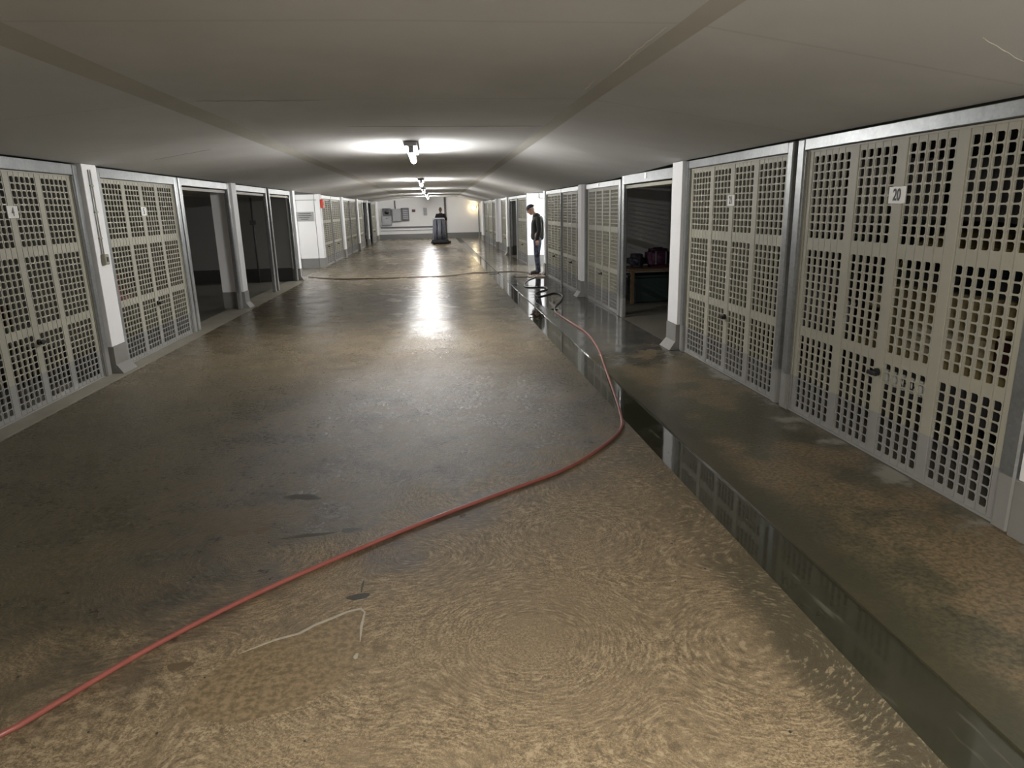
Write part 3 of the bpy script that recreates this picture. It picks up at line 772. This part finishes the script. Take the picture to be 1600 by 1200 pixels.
# ------------------------------------------------------------------ things inside the garages
def car(side, u, x0, paint, label, plate=None, L=3.9, name='parked_car'):
    t = thing(name, label, 'car', 'cars behind the perforated doors')
    W = .84
    # rear end faces the garage door (local x = x0), nose points away
    prof = [(0, .34, 0), (.0, .62, 0), (.04, .80, 0), (.16, 1.02, 1), (.34, 1.34, 1), (.55, 1.42, 1), (1.5, 1.45, 1), (2.0, 1.38, 1), (2.75, .98, 1), (3.6, .84, 0), (L, .66, 0), (L, .34, 0)]
    bm = bmesh.new(); rows = []
    for s_ in (-1, -.93, .93, 1):
        row = []
        for x, z, up in prof:
            k = W - (.16 * max(0, (z - .85) / .6)); zz = z - (.03 if abs(s_) == 1 and z > .4 else 0); xx = x + (.08 if abs(s_) == 1 and x < .3 else 0) - (.12 if abs(s_) == 1 and x > L - .3 else 0)
            row.append(bm.verts.new((xx, s_ * k, zz)))
        rows.append(row)
    for a, b in zip(rows, rows[1:]):
        for i in range(len(prof) - 1): bm.faces.new((a[i], a[i + 1], b[i + 1], b[i]))
        bm.faces.new((a[-1], a[0], b[0], b[-1]))
    bm.faces.new(rows[0][::-1]); bm.faces.new(rows[-1])
    mesh_obj('body', bm, M[paint], t)
    bm = bmesh.new()
    q = [bm.verts.new(v) for v in ((.168, -.66, 1.04), (.168, .66, 1.04), (.325, .60, 1.31), (.325, -.60, 1.31))]; bm.faces.new(q)
    r = bmesh.ops.extrude_face_region(bm, geom=bm.faces[:]); bmesh.ops.translate(bm, verts=[v for v in r['geom'] if isinstance(v, bmesh.types.BMVert)], vec=(-.02, 0, .01))
    mesh_obj('rear_window', bm, M['glass_dark'], t)
    for s_ in (-1, 1):
        B('side_window', M['glass_dark'], t, (.75, 2.2, s_ * .78 - .02, s_ * .78 + .02, 1.0, 1.30), bev=.01)
        B('tail_light', M['tail'], t, (-.01, .10, s_ * .68 - .10, s_ * .68 + .10, .64, .86), bev=.01)
        for xw in (.68, L - .75):
            wl = Cy('wheel', M['tyre'], t, (xw, s_ * .70, .30), (xw, s_ * .87, .30), .30, 24)
            Cy('rim', M['rim'], wl, (xw, s_ * .86, .30), (xw, s_ * .88, .30), .19, 16)
    B('bumper', M['bumper'], t, (-.08, .12, -.80, .80, .28, .54), bev=.03)
    if plate:
        pl = B('licence_plate', M['tag'], t, (-.092, -.08, -.26, .26, .36, .47), bev=.002)
        text_obj('plate_text', plate, .10, M['ink'], pl, (-.0935, 0, .413), (math.pi / 2, 0, -math.pi / 2), .85, .001)
    place(t, side, u)
    t.location.x += x0 if side == 'R' else -x0
    return t
car('R', 4.25, .50, 'car_paint_gold', 'mustard hatchback parked behind the right door numbered 20', 'RE 04')
car('R', 6.55, .8, 'car_paint_dark', 'dark car parked behind the right door numbered 21', None)
car('L', 6.6, .7, 'car_paint_green', 'dull green car parked behind the left door numbered 4', None)
car('L', 9.1, .6, 'car_paint_red', 'red car parked behind the left door numbered 5', None)

wb = thing('workbench', 'low wooden shelf bench inside the open right garage', 'bench')
B('board', M['wood'], wb, (3.35, 5.6, 11.5, 12.3, .56, .60), bev=.004)
for x in (3.42, 4.5, 5.5):
    for y in (11.56, 12.24): B('leg', M['wood'], wb, (x - .03, x + .03, y - .03, y + .03, 0, .56), bev=.003)
ct = thing('storage_crate', 'dark green plastic crate under the bench in the open right garage', 'crate')
B('body', M['crate'], ct, (3.5, 4.4, 11.66, 12.15, .0, .44), bev=.02); B('rim', M['crate'], ct, (3.48, 4.42, 11.64, 12.17, .44, .48), bev=.006)
sc_ = thing('travel_bag', 'purple travel bag on the bench in the open right garage', 'bag')
bm = bmesh.new(); box(bm, 3.75, 4.15, 11.66, 12.0, .60, .92); bmesh.ops.bevel(bm, geom=bm.edges[:], offset=.06, segments=3, affect='EDGES'); mesh_obj('body', bm, M['purple'], sc_, True)
for x in (3.85, 4.03): B('strap', M['rim'], sc_, (x, x + .02, 11.65, 11.665, .66, .88))
bm = bmesh.new(); cyl(bm, (3.87, 11.83, .93), (4.03, 11.83, .93), .014, 8); mesh_obj('grip', bm, M['bagblack'], sc_)
sc2 = thing('travel_bag', 'black bag right of the purple one in the open right garage', 'bag')
bm = bmesh.new(); box(bm, 4.22, 4.85, 11.62, 12.0, .60, .88); bmesh.ops.bevel(bm, geom=bm.edges[:], offset=.08, segments=3, affect='EDGES'); mesh_obj('body', bm, M['bagblack'], sc2, True)
B('buckle', M['rim'], sc2, (4.42, 4.50, 11.60, 11.62, .66, .70), bev=.004)
sc3 = thing('travel_bag', 'black bag left of the purple one in the open right garage', 'bag')
bm = bmesh.new(); box(bm, 3.42, 3.72, 11.66, 12.0, .60, .84); bmesh.ops.bevel(bm, geom=bm.edges[:], offset=.07, segments=3, affect='EDGES'); mesh_obj('body', bm, M['bagblack'], sc3, True)
B('strap', M['bagblack'], sc3, (3.55, 3.58, 11.64, 11.66, .64, .82))

# left garages: wall conduits and a board leaning at the far wall
lc = thing('wall_conduit', 'dark vertical conduit on the side wall of the third open left garage', 'pipe')
for x in (-4.35, -5.05): Cy('pipe', M['pipe'], lc, (x, 18.0, .0), (x, 18.0, 2.15), .022, 8)
B('junction_box', M['pipe'], lc, (-4.42, -4.28, 17.97, 18.03, 1.42, 1.52), bev=.004)
bd = thing('leaning_board', 'brown board leaning on the wall deep in the open left garage', 'board')
B('board', M['wood'], bd, (-6.6, -6.1, 17.85, 17.92, 0.0, .95), bev=.004)
# chain link divider beyond the stub wall
cf = thing('mesh_partition', 'wire mesh partition behind the white stub wall in the open left garage', 'partition')
B('frame_rail', M['galv'], cf, (.97, 5.3, -.02, .02, 2.08, 2.12), (.97, 5.3, -.02, .02, .02, .06), (.97, 1.01, -.02, .02, .06, 2.08))
bm = bmesh.new()
for k in range(-26, 62):
    for s_ in (1, -1):
        x0_, z0_ = 1.0 + k * .07, .06
        pts = []
        a = (x0_, .06); b = (x0_ + s_ * 2.02, 2.08)
        # clip to the frame
        (xa, za), (xb, zb) = a, b
        def clipx(xa, za, xb, zb, xc): return za + (zb - za) * (xc - xa) / (xb - xa)
        lo, hi = 1.01, 5.3
        if max(xa, xb) < lo or min(xa, xb) > hi: continue
        if xa < lo: za = clipx(a[0], a[1], b[0], b[1], lo); xa = lo
        if xa > hi: za = clipx(a[0], a[1], b[0], b[1], hi); xa = hi
        if xb < lo: zb = clipx(a[0], a[1], b[0], b[1], lo); xb = lo
        if xb > hi: zb = clipx(a[0], a[1], b[0], b[1], hi); xb = hi
        if abs(xb - xa) > .02: cyl(bm, (xa, 0, za), (xb, 0, zb), .0018, 3, cap=False)
o = mesh_obj('wire_mesh', bm, M['galv'], cf); o['kind'] = 'stuff'
place(cf, 'L', 13.1)

# ------------------------------------------------------------------ people
def skin_mesh(name, verts, edges, radii, root, mat, parent, lvl=2):
    me = bpy.data.meshes.new(name); me.from_pydata(verts, edges, [])
    o = bpy.data.objects.new(name, me); link(o, parent); me.materials.append(mat)
    md = o.modifiers.new('skin', 'SKIN'); md.use_smooth_shade = True
    lay = me.skin_vertices[0].data if me.skin_vertices else None
    if lay is None:
        bpy.context.view_layer.objects.active = o; bpy.ops.mesh.customdata_skin_add(); lay = me.skin_vertices[0].data
    for i, r in enumerate(radii): lay[i].radius = (r if isinstance(r, tuple) else (r, r)); lay[i].use_root = (i == root)
    sb = o.modifiers.new('sub', 'SUBSURF'); sb.levels = lvl; sb.render_levels = lvl
    return o
def chain_obj(name, chains, mat, parent, lvl=2):
    """chains: list of lists of (point, radius); shared points are merged"""
    V, R_, E, idx = [], [], [], {}
    for ch in chains:
        prev = None
        for p, r in ch:
            k = tuple(round(c, 4) for c in p)
            if k not in idx: idx[k] = len(V); V.append(p); R_.append(r)
            if prev is not None: E.append((prev, idx[k]))
            prev = idx[k]
    return skin_mesh(name, V, E, R_, 0, mat, parent, lvl)
def head_mesh(bm, c, pitch=0.0, s=1.0):
    """head looking along -x, bowed by pitch"""
    T = Matrix.Translation(c) @ Matrix.Rotation(pitch, 4, 'Y')
    r = bmesh.ops.create_uvsphere(bm, u_segments=20, v_segments=16, radius=1.0)
    for v in r['verts']:
        x, y, z = v.co
        px, py, pz = x * .098, y * .078, z * .118
        if z < 0: py *= 1 + .18 * z; px = px * (1 + .12 * z) - (.010 * -z)
        if x < -.6 and -.35 < z < .15 and abs(y) < .28: px -= .026 * (1 - abs(y) / .28) * (1 - abs(z + .12) / .3)
        if x < -.5 and .1 < z < .35 and .15 < abs(y) < .6: px += .008
        if x < -.6 and -.62 < z < -.45 and abs(y) < .4: px -= .005
        if x < -.3 and z < -.75: px -= .010
        v.co = T @ Vector((px * s, py * s, pz * s))
    for sd in (-1, 1):
        e = bmesh.ops.create_uvsphere(bm, u_segments=8, v_segments=6, radius=1.0)
        for v in e['verts']: v.co = T @ Vector((v.co.x * .018 + .012, v.co.y * .008 + sd * .078, v.co.z * .032 - .008))
    return T
def hand(chains, wrist, dirv, side, palm_r=.026, fwd=Vector((-1, 0, 0))):
    """adds a palm and five curled fingers as chains"""
    w = Vector(wrist); d = Vector(dirv).normalized(); lat = fwd - d * fwd.dot(d); lat.normalize(); nrm = d.cross(lat) * side
    k = w + d * .075
    out = []
    for i, (o_, l) in enumerate(((.030, .070), (.010, .078), (-.010, .073), (-.029, .058))):
        b = k + lat * o_; m = b + d * l * .45 + nrm * .006; e = b + d * l * .85 + nrm * .028
        out.append([(tuple(b - d * .03), .011), (tuple(b), .0105), (tuple(m), .009), (tuple(e), .0075)])
    b = w + d * .028 + lat * .022; m = b + lat * .028 + d * .022 + nrm * .01; e = m + d * .03 + nrm * .012
    thumb = [(tuple(b), .013), (tuple(m), .011), (tuple(e), .009)]
    return out + [thumb]

def person_standing():
    t = thing('person', 'person in a dark jacket, navy cap and patterned trousers standing with bowed head', 'person', None, (2.70, 17.62, 0))
    P = lambda x, y, z: (x, y, z)
    body = [[(P(.0, 0, .97), .12), (P(.015, 0, 1.12), .115), (P(.02, 0, 1.30), .12), (P(-.005, 0, 1.43), .085), (P(-.055, 0, 1.50), .055), (P(-.10, 0, 1.565), .052)]]
    for s_ in (-1, 1):
        body.append([(P(.0, 0, .97), .12), (P(0, s_ * .09, .91), .085), (P(-.02, s_ * .10, .50), .055), (P(.01, s_ * .10, .12), .038), (P(-.03, s_ * .10, .05), .035), (P(-.15, s_ * .11, .035), .028)])
        el = P(.05, s_ * .235, 1.12); wr = P(-.03 + (.03 if s_ < 0 else 0), s_ * .225, .88)
        body.append([(P(.02, 0, 1.30), .12), (P(.0, s_ * .17, 1.41), .055), (el, .034), (wr, .025), (tuple(Vector(wr) + Vector((-.01, 0, -.045))), (.020, .036)), (tuple(Vector(wr) + Vector((-.015, 0, -.075))), (.016, .036))])
    chain_obj('body', body, M['skin'], t)
    bm = bmesh.new(); T = head_mesh(bm, Vector((-.155, 0, 1.605)), -.45)
    mesh_obj('head', bm, M['skin'], t, True)
    for s_ in (-1, 1):
        wr = Vector((-.03 + (.03 if s_ < 0 else 0), s_ * .225, .88))
        for ch in [None]:
            chain_obj('hand', [[(tuple(wr + Vector((-.005, 0, -.02))), (.02, .034)), (tuple(wr + Vector((-.015, 0, -.07))), (.016, .038))]], M['skin'], t, 1)
        for ch in hand(None, wr, (-.15, 0, -1), s_): chain_obj('finger', [ch], M['skin'], t, 1)
    # jacket
    jk = [[(P(-.005, 0, .83), (.145, .185)), (P(.0, 0, .97), (.15, .185)), (P(.02, 0, 1.15), (.15, .19)), (P(.025, 0, 1.30), (.155, .20)), (P(.0, 0, 1.41), (.13, .16)), (P(-.04, 0, 1.485), (.085, .085)), (P(-.06, 0, 1.52), (.072, .072))]]
    for s_ in (-1, 1):
        jk.append([(P(.025, 0, 1.30), (.155, .20)), (P(.01, s_ * .19, 1.39), .085), (P(.055, s_ * .238, 1.13), .072), (P(-.015, s_ * .228, .93), .062), (P(-.024, s_ * .226, .855), .060)])
    chain_obj('jacket', jk, M['jacket'], t)
    tr = [[(P(.0, 0, .98), (.12, .15)), (P(.0, 0, .90), (.12, .15))]]
    for s_ in (-1, 1):
        tr.append([(P(.0, 0, .90), (.12, .15)), (P(.0, s_ * .09, .78), .105), (P(-.02, s_ * .10, .50), .080), (P(.0, s_ * .10, .28), .070), (P(.01, s_ * .10, .10), .068), (P(.01, s_ * .10, .035), .066)])
    chain_obj('trousers', tr, M['trousers'], t)
    for s_ in (-1, 1):
        sh = chain_obj('shoe', [[(P(.045, s_ * .10, .045), (.040, .045)), (P(-.03, s_ * .10, .055), (.045, .046)), (P(-.12, s_ * .105, .042), (.042, .036)), (P(-.19, s_ * .108, .032), (.034, .026))]], M['shoe'], t, 2)
        B('sole', M['shoe_sole'], sh, (-.235, .085, s_ * .10 - .045, s_ * .10 + .052, 0.0, .022), bev=.008)
    # cap with brim
    bm = bmesh.new(); r = bmesh.ops.create_uvsphere(bm, u_segments=20, v_segments=12, radius=1.0)
    T = Matrix.Translation(Vector((-.150, 0, 1.625))) @ Matrix.Rotation(-.38, 4, 'Y')
    dele = [v for v in r['verts'] if v.co.z < .02]
    for v in r['verts']: v.co = T @ Vector((v.co.x * .120, v.co.y * .100, v.co.z * .120 + .008))
    bmesh.ops.delete(bm, geom=dele, context='VERTS'); bmesh.ops.solidify(bm, geom=bm.faces[:], thickness=.004)
    cp = mesh_obj('cap', bm, M['cap'], t, True)
    bm = bmesh.new(); V = []
    for i in range(9):
        a = -math.pi / 2 + math.pi * i / 8
        V.append((bm.verts.new(T @ Vector((-.085 * math.cos(a) - .02, .082 * math.sin(a), .028))), bm.verts.new(T @ Vector((-.085 - .085 * math.cos(a), .080 * math.sin(a), .016 + .006 * math.cos(a))))))
    for a, b in zip(V, V[1:]): bm.faces.new((a[0], a[1], b[1], b[0]))
    bmesh.ops.solidify(bm, geom=bm.faces[:], thickness=.005); mesh_obj('cap_brim', bm, M['cap'], cp)
    # grey hair at the nape
    bm = bmesh.new(); bmesh.ops.create_uvsphere(bm, u_segments=12, v_segments=8, radius=1, matrix=Matrix.Translation((-.105, 0, 1.605)) @ Matrix.Diagonal((.055, .074, .06, 1)))
    mesh_obj('hair', bm, M['hair_grey'], t, True)
    t.rotation_euler = (0, 0, math.radians(-6))
    return t
person_standing()

def person_machine():
    t = thing('person', 'person in black clothes with grey hair pushing the grey floor scrubber', 'person', None, (.56, 36.65, 0))
    P = lambda x, y, z: (x, y, z)
    body = [[(P(0, 0, .96), .12), (P(0, 0, 1.12), .115), (P(0, 0, 1.32), .12), (P(0, -.02, 1.46), .07), (P(0, -.04, 1.58), .05)]]
    jk = [[(P(0, 0, .86), (.17, .15)), (P(0, 0, 1.12), (.17, .15)), (P(0, 0, 1.32), (.20, .15)), (P(0, -.015, 1.43), (.15, .12)), (P(0, -.03, 1.52), .07)]]
    tr = [[(P(0, 0, .96), (.15, .12)), (P(0, 0, .90), (.15, .12))]]
    for s_ in (-1, 1):
        fy = -.18 if s_ > 0 else .15
        body.append([(P(0, 0, .96), .12), (P(s_ * .09, 0, .9), .085), (P(s_ * .1, fy * .5 - .05, .5), .055), (P(s_ * .1, fy, .12), .04), (P(s_ * .1, fy - .12, .04), .03)])
        wr = P(s_ * .20, -.42, 1.10)
        body.append([(P(0, 0, 1.32), .12), (P(s_ * .17, 0, 1.42), .055), (P(s_ * .27, -.14, 1.17), .04), (wr, .027), (P(s_ * .20, -.50, 1.09), (.034, .018))])
        jk.append([(P(0, 0, 1.32), (.20, .15)), (P(s_ * .19, 0, 1.41), .085), (P(s_ * .28, -.14, 1.17), .062), (P(s_ * .205, -.38, 1.105), .048)])
        tr.append([(P(0, 0, .90), (.15, .12)), (P(s_ * .09, 0, .78), .10), (P(s_ * .1, fy * .5 - .05, .5), .078), (P(s_ * .1, fy, .12), .062)])
    chain_obj('body', body, M['skin'], t); chain_obj('jacket', jk, M['black_cloth'], t); chain_obj('trousers', tr, M['black_cloth'], t)
    for s_ in (-1, 1):
        fy = -.18 if s_ > 0 else .15
        chain_obj('shoe', [[(P(s_ * .1, fy + .04, .045), .042), (P(s_ * .1, fy - .14, .035), .034)]], M['shoe'], t, 1)
        for k in range(4): chain_obj('finger', [[(P(s_ * (.175 + .017 * k), -.50, 1.095), .010), (P(s_ * (.175 + .017 * k), -.545, 1.09), .009), (P(s_ * (.175 + .017 * k), -.555, 1.06), .008)]], M['skin'], t, 1)
        chain_obj('finger', [[(P(s_ * .17, -.46, 1.09), .012), (P(s_ * .15, -.50, 1.08), .010), (P(s_ * .155, -.53, 1.065), .009)]], M['skin'], t, 1)
    bm = bmesh.new(); head_mesh(bm, Vector((0, 0, 0)), -.2)
    R2 = Matrix.Translation((0, -.06, 1.665)) @ Matrix.Rotation(math.pi / 2, 4, 'Z')
    bmesh.ops.transform(bm, matrix=R2, verts=bm.verts)
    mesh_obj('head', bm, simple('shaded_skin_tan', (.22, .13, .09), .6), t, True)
    bm = bmesh.new(); r = bmesh.ops.create_uvsphere(bm, u_segments=16, v_segments=10, radius=1)
    bmesh.ops.delete(bm, geom=[v for v in r['verts'] if v.co.z < .35], context='VERTS')
    bmesh.ops.transform(bm, matrix=Matrix.Translation((0, -.045, 1.675)) @ Matrix.Diagonal((.084, .102, .122, 1)), verts=bm.verts)
    bmesh.ops.solidify(bm, geom=bm.faces[:], thickness=.004)
    mesh_obj('hair', bm, M['hair_grey'], t, True)
person_machine()

# floor scrubber
fs = thing('floor_scrubber', 'tall grey floor scrubbing machine with black base on the wet drive', 'cleaning machine', None, (.44, 35.6, 0))
bm = bmesh.new(); V = [bm.verts.new(v) for v in ((-.36, -.42, .18), (.36, -.42, .18), (.36, .45, .18), (-.36, .45, .18), (-.29, -.30, 1.22), (.27, -.30, 1.22), (.27, .32, 1.22), (-.29, .32, 1.22))]
for q in ((0, 1, 2, 3), (4, 5, 6, 7), (0, 1, 5, 4), (1, 2, 6, 5), (2, 3, 7, 6), (3, 0, 4, 7)): bm.faces.new([V[i] for i in q])
bmesh.ops.bevel(bm, geom=bm.edges[:], offset=.05, segments=3, affect='EDGES'); mesh_obj('tank', bm, M['machine'], fs, True)
B('lid', M['machine_lid'], fs, (-.32, .28, -.32, .34, 1.215, 1.27), bev=.02)
B('base_skirt', M['machine_dark'], fs, (-.40, .44, -.46, .50, .035, .22), bev=.03)
for x in (-.12, .12):
    bm = bmesh.new(); pts = [(x, -.47, .2), (x - .02, -.45, .5), (x + .015, -.39, .9), (x, -.33, 1.18)]
    for a, b in zip(pts, pts[1:]): cyl(bm, a, b, .028, 10)
    mesh_obj('hose', bm, M['machine_dark'], fs, True)
for s_ in (-1, 1):
    Cy('wheel', M['tyre'], fs, (s_ * .33 - .03, .1, .11), (s_ * .33 + .03, .1, .11), .11, 18)
    Cy('handle_bar', M['machine_dark'], fs, (s_ * .22, .30, 1.0), (s_ * .22, .58, 1.08), .02, 8)
Cy('handle_bar', M['machine_dark'], fs, (-.26, .58, 1.08), (.30, .58, 1.08), .02, 8)
B('side_brush', M['machine_dark'], fs, (.30, .56, -.40, -.10, .01, .14), bev=.03)
B('squeegee', M['machine_dark'], fs, (-.44, .48, .50, .56, .0, .09), bev=.01)
